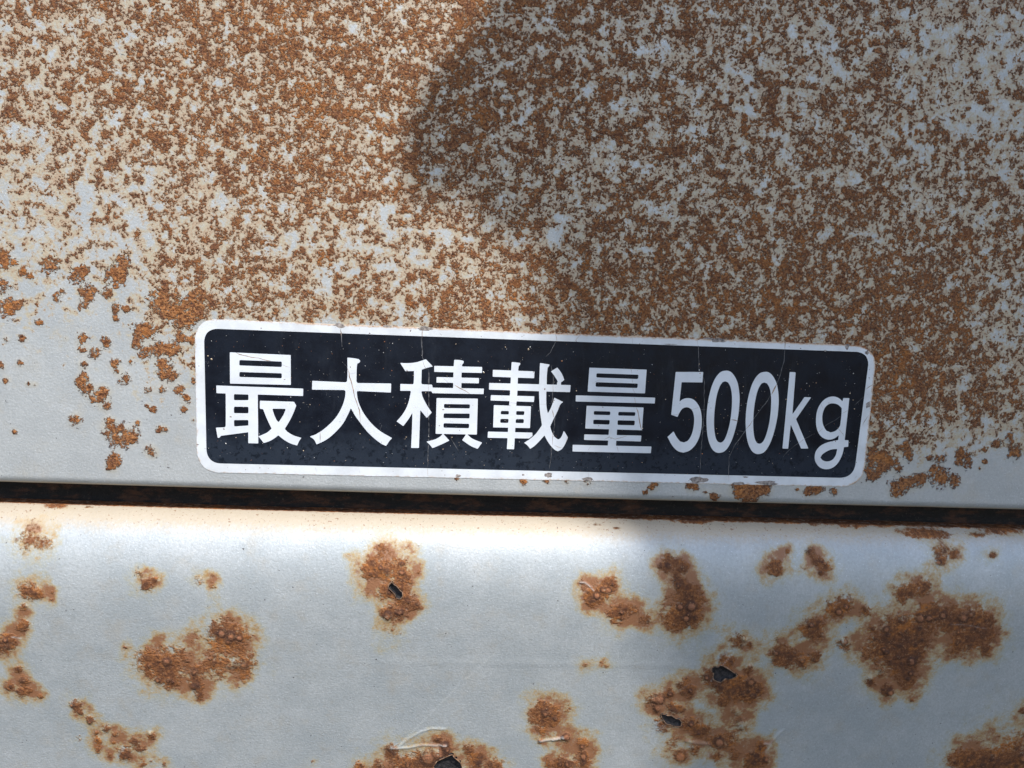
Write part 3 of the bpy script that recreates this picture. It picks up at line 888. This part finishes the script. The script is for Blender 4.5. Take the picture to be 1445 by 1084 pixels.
# --- the writing: every stroke measured off the photo, joined into one film per character
G = 1 / 7.2286
CHARS = [
 ('最', 300, 490,
  [[(178,52),(798,80),(800,384),(180,370)], [(40,390),(926,422),(924,497),(42,468)],
   [(136,440),(136,800),(128,816),(36,820),(54,922),(68,924),(90,902),(366,866),(366,978),(468,980),(462,440)],
   [(484,545),(832,556),(855,594),(830,660),(790,745),(738,832),(770,866),(830,900),(908,924),(885,955),(864,1002),(800,982),(740,950),
    (672,898),(620,936),(570,962),(522,976),(500,945),(470,908),(520,888),(560,868),(604,830),(570,760),(540,690),(518,632),(484,626)]],
  [[(276,130),(708,146),(708,202),(274,186)], [(276,252),(708,266),(708,317),(274,303)], [(220,478),(368,482),(368,540),(220,540)],
   [(220,605),(368,608),(368,674),(220,672)], [(220,742),(368,742),(366,798),(222,808)],
   [(610,626),(750,628),(725,690),(676,766),(655,745),(630,690)]]),
 ('大', 430, 490,
  [[(436,106),(500,112),(552,122),(568,140),(560,156),(538,166),(532,200),(528,350),(540,365),(882,370),(880,462),(540,446),(532,455),
    (538,510),(555,575),(600,670),(680,775),(770,855),(892,926),(865,955),(830,1006),(780,982),(700,920),(630,850),(560,760),(510,690),(472,620),
    (440,690),(390,780),(320,860),(240,930),(180,965),(122,990),(95,940),(52,910),(110,890),(190,840),(270,770),(330,700),(380,610),
    (410,520),(418,450),(405,436),(76,432),(78,342),(420,358),(434,345),(438,250)]], []),
 ('積', 555, 495,
  [[(70,124),(160,126),(240,116),(332,86),(365,120),(404,160),(350,172),(290,192),(286,330),(296,342),(396,346),(402,376),(924,386),(920,442),
    (400,432),(388,412),(292,412),(286,420),(300,470),(340,550),(392,630),(342,684),(305,640),(276,604),(272,700),(262,990),(182,990),(190,820),(196,630),
    (160,690),(102,768),(70,745),(34,720),(90,655),(130,590),(160,510),(180,415),(172,408),(72,408),(72,338),(200,342),(208,330),(212,206),
    (124,208),(100,170)],
   [(622,92),(680,95),(718,104),(716,125),(702,140),(700,165),(696,225),(694,400),(610,400),(616,165)],
   [(418,154),(906,165),(904,226),(418,215)], [(442,268),(874,278),(872,332),(440,324)], [(442,482),(862,488),(852,854),(432,846)],
   [(508,846),(535,875),(572,915),(500,950),(400,992),(370,955),(338,926),(420,905),(470,880),(498,855)],
   [(745,846),(765,862),(800,892),(850,915),(906,936),(885,965),(860,1000),(790,970),(702,910),(720,885)]],
  [[(516,542),(782,546),(780,588),(518,584)], [(514,638),(780,640),(778,690),(512,686)], [(512,738),(774,744),(772,790),(512,784)]]),
 ('載', 680, 500,
  [[(304,78),(392,88),(390,105),(374,120),(370,165),(360,400),(350,520),(340,750),(328,968),(254,966),(266,780),(278,520),(292,300),(298,165)],
   [(112,158),(536,174),(532,244),(110,228)], [(74,292),(904,314),(898,386),(72,360)], [(92,416),(534,428),(530,486),(88,470)],
   [(122,518),(500,530),(490,752),(114,744)], [(62,788),(514,798),(516,830),(480,858),(58,850)],
   [(592,88),(690,104),(684,120),(670,134),(662,220),(660,310),(656,400),(656,500),(662,560),(672,604),(710,530),(738,442),(780,462),(830,486),
    (800,510),(770,580),(730,660),(696,735),(710,785),(740,840),(776,868),(800,855),(820,820),(834,780),(855,810),(876,848),(850,910),(815,965),
    (775,988),(745,975),(700,930),(660,870),(638,826),(590,880),(540,930),(492,964),(465,930),(430,902),(480,870),(540,820),(580,770),
    (612,722),(600,640),(590,560),(582,380),(584,300),(588,180)],
   [(704,174),(768,134),(800,175),(825,220),(840,262),(782,302),(765,262),(745,230),(725,200)], [(764,286),(806,280),(806,320),(768,320)]],
  [[(194,576),(276,578),(274,614),(190,612)], [(350,578),(434,580),(430,620),(348,618)], [(188,658),(272,658),(270,700),(186,698)],
   [(346,660),(428,660),(426,702),(342,700)]]),
 ('量', 800, 505,
  [[(228,100),(812,120),(794,362),(210,344)], [(90,382),(898,406),(894,465),(88,444)], [(200,488),(780,506),(764,738),(186,720)],
   [(430,700),(512,700),(496,920),(414,920)], [(176,780),(758,792),(752,852),(174,836)], [(58,886),(860,904),(854,972),(56,954)]],
  [[(300,157),(730,172),(724,216),(298,200)], [(294,248),(722,262),(718,308),(290,294)], [(274,542),(442,546),(440,584),(272,580)],
   [(524,550),(698,554),(694,592),(520,588)], [(268,630),(436,634),(432,680),(266,676)], [(516,636),(692,640),(688,688),(514,684)]]),
 ('5', 935, 510,
  [[(132,108),(412,108),(404,214),(192,212),(170,412),(200,388),(250,374),(310,388),(360,440),(388,510),(398,610),(388,710),(365,790),(325,860),
    (270,910),(210,930),(150,912),(95,855),(48,770),(110,714),(140,770),(175,815),(215,826),(255,808),(290,755),(312,680),(320,590),(312,530),(295,490),
    (265,472),(235,468),(200,482),(172,520),(150,566),(86,544)]], []),
 ('0', 935, 510,
  [[(645,94),(675,98),(708,120),(745,175),(768,240),(782,350),(780,450),(768,560),(745,670),(712,780),(675,860),(630,915),(580,932),(540,925),
    (505,895),(475,835),(455,750),(446,640),(448,530),(460,420),(480,320),(510,225),(550,150),(595,106)]],
  [[(635,202),(665,214),(688,255),(702,320),(706,400),(700,510),(685,620),(660,720),(630,795),(605,822),(585,828),(562,820),(543,790),(528,720),
    (522,620),(530,480),(550,350),(580,255),(608,212)]]),
 ('0', 935 + 55.2, 510 + 1.7, 'same', None),
 ('k', 1070, 515,
  [[(318,72),(378,74),(345,505),(468,328),(536,330),(382,552),(508,852),(434,852),(328,606),(302,854),(244,852)]], []),
 ('g', 1070, 515,
  [[(865,338),(926,338),(878,766),(916,768),(914,834),(870,838),(860,890),(840,945),(800,1010),(745,1052),(680,1062),(620,1040),(582,990),(572,935),
    (590,870),(645,815),(730,782),(812,766),(818,714),(780,745),(720,762),(660,745),(615,700),(590,630),(586,550),(600,460),(640,385),
    (700,335),(765,322),(820,340),(856,372)]],
  [[(765,392),(810,405),(848,440),(846,500),(838,570),(828,625),(785,672),(735,688),(690,670),(662,620),(650,560),(655,490),(680,430),(720,398)],
   [(802,856),(785,925),(750,968),(700,984),(655,972),(630,945),(650,912),(700,878),(750,860)]]),
]


def smooth_closed(pts):
    """round the gentle turns of a traced outline and leave its true corners"""
    P = [np.array(p, float) for p in pts]; n = len(P); out = []
    for i in range(n):
        p0, p1, p2, p3 = P[i - 1], P[i], P[(i + 1) % n], P[(i + 2) % n]

        def turn(a, b, c):
            x, y = b - a, c - b
            return abs(math.degrees(math.atan2(x[0] * y[1] - x[1] * y[0], x @ y)))
        L = np.hypot(*(p2 - p1))
        t1 = turn(p0, p1, p2); t2 = turn(p1, p2, p3)
        m1 = (p2 - p0) * .5 if t1 < 34 else (p2 - p1)
        m2 = (p3 - p1) * .5 if t2 < 34 else (p2 - p1)
        m1 = m1 / (np.hypot(*m1) + 1e-9) * L; m2 = m2 / (np.hypot(*m2) + 1e-9) * L
        if n < 8: out.append(tuple(p1)); continue
        for t in (0, .25, .5, .75):
            h = (2*t**3-3*t**2+1) * p1 + (t**3-2*t**2+t) * m1 + (-2*t**3+3*t**2) * p2 + (t**3-t**2) * m2
            out.append(tuple(h))
    return out


def sdf(X, Y, poly):
    d = seg_dist(X, Y, list(poly) + [poly[0]])
    return np.where(inside(X, Y, poly), d, -d)


def glyph_mesh(name, ox, oy, adds, subs, step=.55):
    A = [smooth_closed([(ox + x * G, oy + y * G) for x, y in p]) for p in adds]
    S = [[(ox + x * G, oy + y * G) for x, y in p] for p in subs]
    S = [smooth_closed(p) if len(p) > 6 else round_poly(p, 1.5, 4) for p in S]
    pts = np.array([q for p in A for q in p])
    xs = np.arange(pts[:, 0].min() - 2, pts[:, 0].max() + 2, step); ys = np.arange(pts[:, 1].min() - 2, pts[:, 1].max() + 2, step)
    X, Y = np.meshgrid(xs, ys)
    f = np.full(X.shape, -1e9)
    for p in A: f = np.maximum(f, sdf(X, Y, p))
    for p in S: f = np.minimum(f, -sdf(X, Y, p))
    f = np.clip(f, -4, 4)
    k = np.array([.25, .5, .25])
    f = f * .35 + .65 * (np.apply_along_axis(lambda r: np.convolve(r, k, 'same'), 0, np.apply_along_axis(lambda r: np.convolve(r, k, 'same'), 1, f)))
    f[0] = f[-1] = -1; f[:, 0] = f[:, -1] = -1
    f[np.abs(f) < 1e-6] = 1e-6
    ny, nx = f.shape
    vid = {}; V = []; F = []
    wf, wb = -.215 * MM, -.185 * MM

    def vert(key, x, y):
        if key not in vid:
            vid[key] = len(V); V.append((x, y, 0))
        return vid[key]

    rim = []
    ins = f > 0
    for j in range(ny - 1):
        row = ins[j] | ins[j + 1]
        for i in np.nonzero(row[:-1] | row[1:])[0]:
            i = int(i)
            cs = [(j, i), (j, i + 1), (j + 1, i + 1), (j + 1, i)]
            s = [bool(ins[c]) for c in cs]
            if not any(s): continue
            loop = []
            for a in range(4):
                c0, c1 = cs[a], cs[(a + 1) % 4]
                if s[a]: loop.append(vert(c0, xs[c0[1]], ys[c0[0]]))
                if s[a] != s[(a + 1) % 4]:
                    t = f[c0] / (f[c0] - f[c1])
                    key = (min(c0, c1), max(c0, c1))
                    x = xs[c0[1]] * (1 - t) + xs[c1[1]] * t; y = ys[c0[0]] * (1 - t) + ys[c1[0]] * t
                    loop.append(vert(key, x, y))
            if len(loop) > 2: F.append(tuple(loop))
    P = np.array(V)
    u, v = on_panel(P[:, 0], P[:, 1], 0)
    me = raw_mesh(name, [W(a, b, wf) for a, b in zip(u, v)], F)
    bm = bmesh.new(); bm.from_mesh(me)
    be = [e for e in bm.edges if len(e.link_faces) == 1]
    r = bmesh.ops.extrude_edge_only(bm, edges=be)
    for g in r['geom']:
        if isinstance(g, bmesh.types.BMVert): g.co.y = wb
    bmesh.ops.recalc_face_normals(bm, faces=bm.faces)
    bm.to_mesh(me); bm.free()
    return me


prev = None
for ch, ox, oy, adds, subs in CHARS:
    if adds == 'same': adds, subs = prev
    prev = (adds, subs)
    kind = 'digit' if ch in '50' else 'letter' if ch in 'kg' else 'character'
    o = link(kind, glyph_mesh(kind, ox, oy, adds, subs), WHITE, st, smooth=False)
    o['label'] = 'white %s %s on the sticker' % (kind, ch)


# --- wear on the sticker
def blob_poly(x, y, rx, ry, n=14, jag=.28, ang=0):
    P = []
    for i in range(n):
        a = 6.2832 * i / n
        q = 1 + random.uniform(-jag, jag)
        dx, dy = rx * q * math.cos(a), ry * q * math.sin(a)
        P.append((x + dx * math.cos(ang) - dy * math.sin(ang), y + dx * math.sin(ang) + dy * math.cos(ang)))
    return P


tear_m = simple('grey_brown_exposed_glue', (.27, .235, .215), .85, .3, 4, .0003)
for x, y, rx, ry, a in [(480,460,8.5,3.2,.1),(546,460.8,6,1.6,.04),(600,464,9.5,3.2,.1),(764,470.5,2.2,1.8,0),(1013,480.5,11,3.0,.05),(1000,478,9,1.5,.04),
                        (1195,489,3,4.6,.3),(1223,497.5,3,3.2,0),(1225,571,3.6,5,.3),(985,677.5,12.5,4.6,-.05),(1082,681.8,15,3.4,.05),
                        (1042,682,10,2.0,.02),(646,671.5,4,2.8,0),(774,670.5,5,4.2,0),(829,675.5,8.5,2.9,0),(738.5,670,2,1.6,0),(1052,673,4,1.3,0),(945,486,9,.9,.04),
                        (1164,495.5,3,1.6,0)]:
    o = slab('torn_patch', blob_poly(x, y, rx, ry, ang=a), -.175 * MM if True else 0, -.12 * MM, tear_m, st)


def strip(bm, pts, w, depth):
    pts = [np.array(p, float) for p in pts]
    fine = []
    for a, b in zip(pts[:-1], pts[1:]):
        k = max(1, int(np.hypot(*(b - a)) / 5))
        for i in range(k): fine.append(a + (b - a) * i / k)
    fine.append(pts[-1])
    prevv = None
    for i, p in enumerate(fine):
        q = fine[min(i + 1, len(fine) - 1)] - fine[max(i - 1, 0)]
        q = q / (np.hypot(*q) + 1e-9); nn = np.array([-q[1], q[0]])
        p = p + nn * random.uniform(-.55, .55)
        ww = w * random.uniform(.35, 1.25) * (.3 if i in (0, len(fine) - 1) else 1)
        row = []
        for sgn in (-1, 1):
            a, b = p + nn * ww * .5 * sgn
            u, v = on_panel(a, b, 0)
            row.append(bm.verts.new(W(float(u), float(v), depth)))
        if prevv: bm.faces.new((prevv[0], prevv[1], row[1], row[0]))
        prevv = row


crack_brown = simple('brown_grimy_crack', (.33, .235, .17), .8, .3, 5)
crack_grey = simple('pale_grey_scratch', (.115, .115, .12), .8, .3, 5)
z1 = (300, 490, G); z2 = (430, 490, G); z3 = (555, 495, G); z4 = (680, 500, G); z5 = (800, 505, G); z6 = (935, 510, G); z7 = (1070, 515, G)
r1 = (260, 440, .2491); r2 = (540, 450, .2491); r3 = (900, 460, .2491)
BROWN = [
    (z1, [(240,58),(310,82),(400,106),(470,112),(560,132),(600,142)], 1.0), (z1, [(712,180),(790,206)], .9),
    (z2, [(440,215),(460,300),(485,400),(510,500),(535,560),(555,640),(570,770)], 1.3), (z2, [(455,272),(522,260)], .7), (z2, [(160,860),(158,970)], .8),
    (z3, [(300,100),(315,160),(340,185)], .8), (z3, [(357,340),(360,410)], .7), (z3, [(510,280),(560,322)], .7), (z3, [(620,345),(690,385),(780,436)], 1.0), (z3, [(352,600),(350,670)], .7),
    (z4, [(285,490),(350,498)], .9), (z4, [(590,510),(655,505)], .7), (z4, [(725,315),(728,384)], 1.0), (z4, [(712,560),(735,640)], 1.1), (z4, [(720,800),(718,925)], 1.1), (z4, [(740,930),(810,950)], 1.2),
    (z4, [(868,850),(850,905)], .9), (z5, [(655,120),(660,160)], 1.1), (z5, [(660,210),(665,250)], 1.0), (z5, [(672,310),(688,358)], 1.1), (z5, [(692,405),(698,460)], 1.2), (z5, [(708,505),(735,620),(760,730)], 1.3),
    (z5, [(380,835),(430,808),(490,828),(560,812),(610,796)], .8), (z5, [(512,905),(525,958)], 1.2), (z5, [(210,940),(245,900)], .8), (z5, [(285,243),(340,225)], .8),
    (z6, [(295,492),(365,474)], 1.0), (z6, [(100,545),(155,545)], .9), (z6, [(695,590),(768,610)], 1.3), (z6, [(850,690),(915,605)], 1.0), (z6, [(885,712),(910,714)], .9),
    (z7, [(130,300),(150,265),(185,200)], 1.6), (z7, [(845,500),(905,465)], 1.0), (z7, [(800,640),(870,720)], .8), (z7, [(605,690),(650,645)], 1.0), (z7, [(415,795),(460,760)], 1.2), (z7, [(635,400),(660,440)], .9),
    (r1, [(885,95),(890,140)], .8), (r1, [(1350,95),(1345,140)], .9), (r2, [(225,65),(225,105)], .9), (r2, [(1085,130),(1120,90)], .8), (r2, [(980,85),(985,130)], .7), (r2, [(1415,105),(1415,140)], .8),
    (r3, [(338,70),(340,110)], .9), (r3, [(835,85),(833,130)], .9), (r3, [(350,838),(350,880)], .7), (r3, [(515,845),(514,880)], .7), (r2, [(255,845),(258,890)], .7), (r2, [(1165,870),(1168,905)], .8),
    (r1, [(990,885),(992,910)], .7), (r3, [(1290,360),(1330,330)], .9), (r3, [(1270,560),(1310,500)], .7), (r1, [(745,880),(750,905)], .6),
]
GREY = [
    (r1, [(890,110),(895,200)], .7), (r1, [(1345,140),(1350,260),(1385,330),(1385,600),(1385,760),(1375,850)], .7),
    (r2, [(218,105),(228,230)], .7), (r2, [(265,300),(262,480),(262,640),(255,840)], .7), (r2, [(980,130),(950,190),(925,215)], .8), (r2, [(950,260),(968,330),(960,470),(975,560),(965,690),(945,850)], .8),
    (r2, [(380,665),(430,750)], .5), (r2, [(1285,755),(1285,790)], .9), (r3, [(343,110),(345,250),(375,300),(375,440),(370,560),(362,640),(350,830)], .9),
    (r3, [(833,130),(825,200),(800,290),(770,360),(720,440),(675,500),(605,595),(545,680),(515,740),(513,850)], .9),
    (r3, [(560,590),(600,600)], .5), (r3, [(820,740),(870,690),(960,630),(1000,610)], .6), (r3, [(1040,580),(1150,510)], .6), (r3, [(1225,450),(1275,400)], .7),
    (r3, [(300,475),(420,470)], .4), (r1, [(900,290),(960,345)], .5), (z4, [(700,1000),(712,925)], .8), (z2, [(225,460),(225,495)], .8), (z2, [(785,790),(770,850)], .8),
]
for L, mat_ in ((BROWN, crack_brown), (GREY, crack_grey)):
    for (ox, oy, s), pts, w in L:
        bm = bmesh.new()
        strip(bm, Z(ox, oy, s, pts), w, -.235 * MM if mat_ is crack_brown else -.203 * MM)
        me = bpy.data.meshes.new('surface_crack'); bm.to_mesh(me); bm.free()
        link('surface_crack', me, mat_, st, smooth=False)

# crumbs of rust and grit lying on the film
grit_m = [simple('tan_grit', (.55, .42, .28), .7, .3, 3), simple('pale_grit', (.62, .60, .56), .7, .2, 3), simple('orange_grit', (.45, .17, .06), .8, .3, 3)]
BIGG = [(z1,(138,982),2.0),(z1,(240,920),1.0),(z1,(327,287),1.0),(z1,(798,510),1.5),(z1,(765,1025),1.2),(z1,(928,1055),1.6),(z1,(588,857),1.2),(z1,(478,884),1.2),(z1,(262,706),1.2),
        (z2,(565,883),1.7),(z2,(805,55),1.4),(z2,(890,240),1.1),(z2,(180,405),1.1),(z2,(55,585),1.0),(z2,(397,697),.9),(z2,(560,283),1.0),
        (z3,(122,537),1.3),(z3,(133,880),1.8),(z3,(120,898),1.2),(z3,(330,428),1.5),(z3,(360,872),1.3),(z3,(507,1003),1.7),(z3,(598,882),1.4),(z3,(670,936),1.3),(z3,(570,568),1.2),(z3,(548,258),1.1),(z3,(925,225),1.8),(z3,(235,862),.9),(z3,(865,110),1.0),(z3,(740,1030),.9),
        (z4,(15,180),2.6),(z4,(180,268),1.4),(z4,(962,372),1.7),(z4,(512,520),1.2),(z4,(90,870),1.4),(z4,(215,452),1.1),(z4,(235,672),1.0),(z4,(640,478),1.3),(z4,(816,66),2.0),
        (z5,(95,335),1.8),(z5,(868,70),1.4),(z5,(768,718),1.3),(z5,(850,150),.9),(z5,(765,1066),1.2),(z5,(497,350),1.0),(z5,(185,890),.9),(z5,(1006,424),1.1),
        (z6,(820,257),1.6),(z6,(808,322),1.3),(z6,(798,447),1.3),(z6,(403,942),1.4),(z6,(548,684),1.8),(z6,(560,735),1.2),(z6,(490,475),2.0),(z6,(380,122),2.2),(z6,(372,28),1.7),(z6,(372,88),1.9),(z6,(635,490),1.1),(z6,(785,505),1.0),(z6,(430,712),1.0),(z6,(162,595),.9),(z6,(770,803),1.0),(z6,(376,704),1.0),
        (z7,(280,350),1.8),(z7,(492,188),1.4),(z7,(434,246),1.4),(z7,(520,215),1.2),(z7,(586,184),1.3),(z7,(966,88),1.4),(z7,(933,290),2.0),(z7,(965,358),1.8),(z7,(978,448),1.6),(z7,(525,434),1.1),(z7,(334,956),1.3),(z7,(195,103),1.4),(z7,(980,190),1.1),(z7,(620,80),1.3),(z7,(928,790),1.0),(z7,(478,254),1.0),(z7,(552,545),.9),
        (r1,(155,268),2.6),(r1,(135,250),1.8),(r1,(155,165),1.3),(r1,(935,180),1.7),(r1,(1135,170),1.8),(r1,(1180,180),1.0),(r1,(1045,157),.9),(r1,(380,840),1.4),(r1,(850,845),1.6),(r1,(915,843),1.2),(r1,(738,826),1.1),(r1,(295,713),.9),
        (r2,(825,172),3.4),(r2,(835,160),2.2),(r2,(415,143),1.4),(r2,(695,160),1.6),(r2,(1080,187),1.1),(r2,(540,240),1.0),(r2,(1015,238),2.2),
        (r3,(80,218),1.2),(r3,(155,415),1.0),(r3,(495,137),1.1),(r3,(1220,270),1.5),(r3,(1060,143),2.4),(r3,(1010,323),1.2),(r3,(868,750),1.2),(r3,(280,838),1.1),(r3,(22,772),1.0)]
bms = [bmesh.new() for _ in grit_m]


def crumb(bm, x, y, r):
    u, v = on_panel(x, y, 0)
    n = 6
    R_ = r * .2075 * MM * .5
    a0 = random.random() * 6.28; asp = random.uniform(.5, 1.0)
    ring = []
    for i in range(n):
        a = 6.2832 * i / n
        q = R_ * random.uniform(.65, 1.2)
        dx, dy = q * math.cos(a), q * asp * math.sin(a)
        ring.append(bm.verts.new(W(float(u) + dx * math.cos(a0) - dy * math.sin(a0), float(v) + dx * math.sin(a0) + dy * math.cos(a0), -.19 * MM)))
    t = bm.verts.new(W(float(u), float(v), -.22 * MM - R_ * .8))
    for i in range(n): bm.faces.new((ring[i], ring[(i + 1) % n], t))


for (ox, oy, s), (x, y), r in BIGG:
    crumb(bms[random.choice([0, 0, 1, 1, 2])], ox + x * s, oy + y * s, r * 1.15)
for _ in range(520):
    x = random.uniform(290, 1215); y0 = 466 + (x - 290) * .036; y1 = 652 + (x - 290) * .023
    y = random.uniform(y0, y1)
    crumb(bms[random.choice([0, 1, 1, 2])], x, y, random.uniform(.45, 1.1))
for bm, gm, lb in zip(bms, grit_m, ('tan', 'pale', 'orange')):
    bmesh.ops.recalc_face_normals(bm, faces=bm.faces)
    me = bpy.data.meshes.new('grit'); bm.to_mesh(me); bm.free()
    o = link('grit', me, gm, st, smooth=False)
    o['kind'] = 'stuff'


# ------------------------------------------------------------------ an unseen figure, added and shaped to shade the right-hand side
E1 = Vector((1, 0, 0)); E1 = (E1 - SUN * E1.dot(SUN)).normalized()
E2 = SUN.cross(E1).normalized()
if E2.z < 0: E2 = -E2
DIST = 0.85


def shade_at(px, py, dd=0.0):
    u, v = on_panel(px, py, 0)
    return Vector((float(u), 0, -float(v))) + SUN * (DIST + dd)


def ball_template(n=14, k=8):
    V = [(0, 0, 1)] + [(math.sin(math.pi * j / k) * math.cos(6.2832 * i / n), math.sin(math.pi * j / k) * math.sin(6.2832 * i / n), math.cos(math.pi * j / k))
                       for j in range(1, k) for i in range(n)] + [(0, 0, -1)]
    F = [(0, 1 + i, 1 + (i + 1) % n) for i in range(n)]
    for j in range(k - 2):
        F += [(1 + j * n + i, 1 + (j + 1) * n + i, 1 + (j + 1) * n + (i + 1) % n, 1 + j * n + (i + 1) % n) for i in range(n)]
    e = 1 + (k - 2) * n; z = len(V) - 1
    F += [(z, e + (i + 1) % n, e + i) for i in range(n)]
    return np.array(V), F


BALL_V, BALL_F = ball_template()


def ell(acc, c, r, e1=E1, e2=E2, e3=SUN):
    M = np.array([tuple(e1 * r[0]), tuple(e2 * r[1]), tuple(e3 * r[2])])
    o = len(acc[0])
    acc[0].extend((BALL_V @ M + np.array(tuple(c))).tolist())
    acc[1].extend([tuple(i + o for i in f) for f in BALL_F])


def limb(acc, pts):
    for (a, ra), (b, rb) in zip(pts[:-1], pts[1:]):
        n = max(3, int((b - a).length / (min(ra, rb) * .4)))
        for i in range(n + 1):
            t = i / n
            r = ra * (1 - t) + rb * t
            ell(acc, a.lerp(b, t), (r, r, r))


def shadow_figure():
    body, shirt, hair, trousers = ([], []), ([], []), ([], []), ([], [])
    chest = shade_at(1475, -60, .28)
    hip = shade_at(2260, 1500, .22) + Vector((.03, -.06, -.08))
    sh = chest + Vector((0, -.01, .10))
    hc = sh + Vector((-.02, .05, .24))
    ell(body, hc, (.078, .098, .110), Vector((1, 0, 0)), Vector((0, 1, 0)), Vector((0, 0, 1)))
    limb(body, [(hc + Vector((0, .05, -.07)), .045), (hc + Vector((0, .085, -.085)), .03)])
    limb(body, [(hc + Vector((0, .09, .02)), .012), (hc + Vector((0, .118, -.022)), .012)])
    for q in (-1, 1): ell(body, hc + Vector((.08 * q, 0, -.01)), (.012, .02, .032), Vector((1, 0, 0)), Vector((0, 1, 0)), Vector((0, 0, 1)))
    ell(hair, hc + Vector((0, -.02, .03)), (.088, .098, .098), Vector((1, 0, 0)), Vector((0, 1, 0)), Vector((0, 0, 1)))
    limb(body, [(hc, .05), (sh, .055), (chest, .08), (hip, .08)])
    limb(shirt, [(chest + Vector((0, 0, .04)), .145), (chest.lerp(hip, .5), .155), (hip, .15)])
    # near arm posed so its hand forms the left tip of the shadow
    for q, elbow, hand in ((-1, shade_at(1400, -640, -.10), shade_at(1050, -160, -.20)),
                           (1, sh + Vector((.24, .06, -.33)), sh + Vector((.14, .24, -.50)))):
        shoulder = shade_at(1500, -620, .22) if q < 0 else sh + Vector((.15, 0, -.02))
        limb(body, [(sh, .04), (shoulder, .04), (elbow, .03)])
        limb(shirt, [(sh, .06), (shoulder, .058), (elbow, .037)])
        limb(body, [(elbow, .034), (hand, .027)])
        if q < 0:
            # open left hand reaching down, fingers side by side towards the sun
            palm = shade_at(795, 70, -.26)
            for k in range(4):
                o = SUN * (.018 * k - .027)
                base = palm + o
                tip = shade_at(630 + (6, 0, 4, 14)[k], 185, -.29) + o
                limb(body, [(hand + o * .6, .025), (base, .022), (base.lerp(tip, .55), .0155), (tip, .0125 - .001 * (k == 3))])
            limb(body, [(palm, .020), (shade_at(790, 195, -.28), .0165), (shade_at(730, 250, -.30), .012)])
            limb(body, [(hand, .03), (shade_at(960, 150, -.2), .030), (palm, .025)])
            continue
        d = (hand - elbow).normalized()
        sd_ = d.cross(Vector((0, 0, 1))).normalized()
        limb(body, [(hand, .028), (hand + d * .06, .028), (hand + d * .085 + sd_ * .01, .022)])
        for k in range(4):
            f0 = hand + d * .09 + sd_ * (-.027 + .018 * k)
            limb(body, [(hand + d * .06, .012), (f0, .0095), (f0 + d * .033 + Vector((0, 0, -.01)), .0085), (f0 + d * (.048 + .006 * (k in (1, 2))) + Vector((0, 0, -.03)), .0075)])
        limb(body, [(hand + d * .02 - sd_ * .02, .012), (hand + d * .05 - sd_ * .045, .010), (hand + d * .075 - sd_ * .05, .009)])
    for q in (-1, 1):
        hj = hip + Vector((.09 * q, 0, -.05)); knee = hj + Vector((.01 * q, .03, -.42)); foot = knee + Vector((0, -.05, -.42))
        limb(trousers, [(hj, .095), (knee, .065), (foot, .050)])
        limb(body, [(hip, .04), (hj, .03), (knee, .03), (foot, .035)])
        limb(body, [(foot + Vector((0, 0, -.02)), .04), (foot + Vector((0, .15, -.05)), .032)])
    specs = [('shadow_figure', body, (.42, .26, .18), .006), ('shirt', shirt, (.10, .11, .14), .012), ('hair', hair, (.02, .015, .012), .008), ('trousers', trousers, (.05, .055, .07), .012)]
    root = None
    for nm, bm, col, vs in specs:
        me = raw_mesh(nm, bm[0], bm[1])
        o = link(nm, me, simple(nm + '_surface', col, .8, .1, 60), root)
        md = o.modifiers.new('remesh', 'REMESH'); md.mode = 'VOXEL'; md.voxel_size = vs * .7; md.use_smooth_shade = True
        sm = o.modifiers.new('smooth', 'SMOOTH'); sm.iterations = 3
        if root is None: root = o
    tag(root, 'figure in a dark shirt, added outside the frame to cast the shade', 'shadow_figure')


shadow_figure()
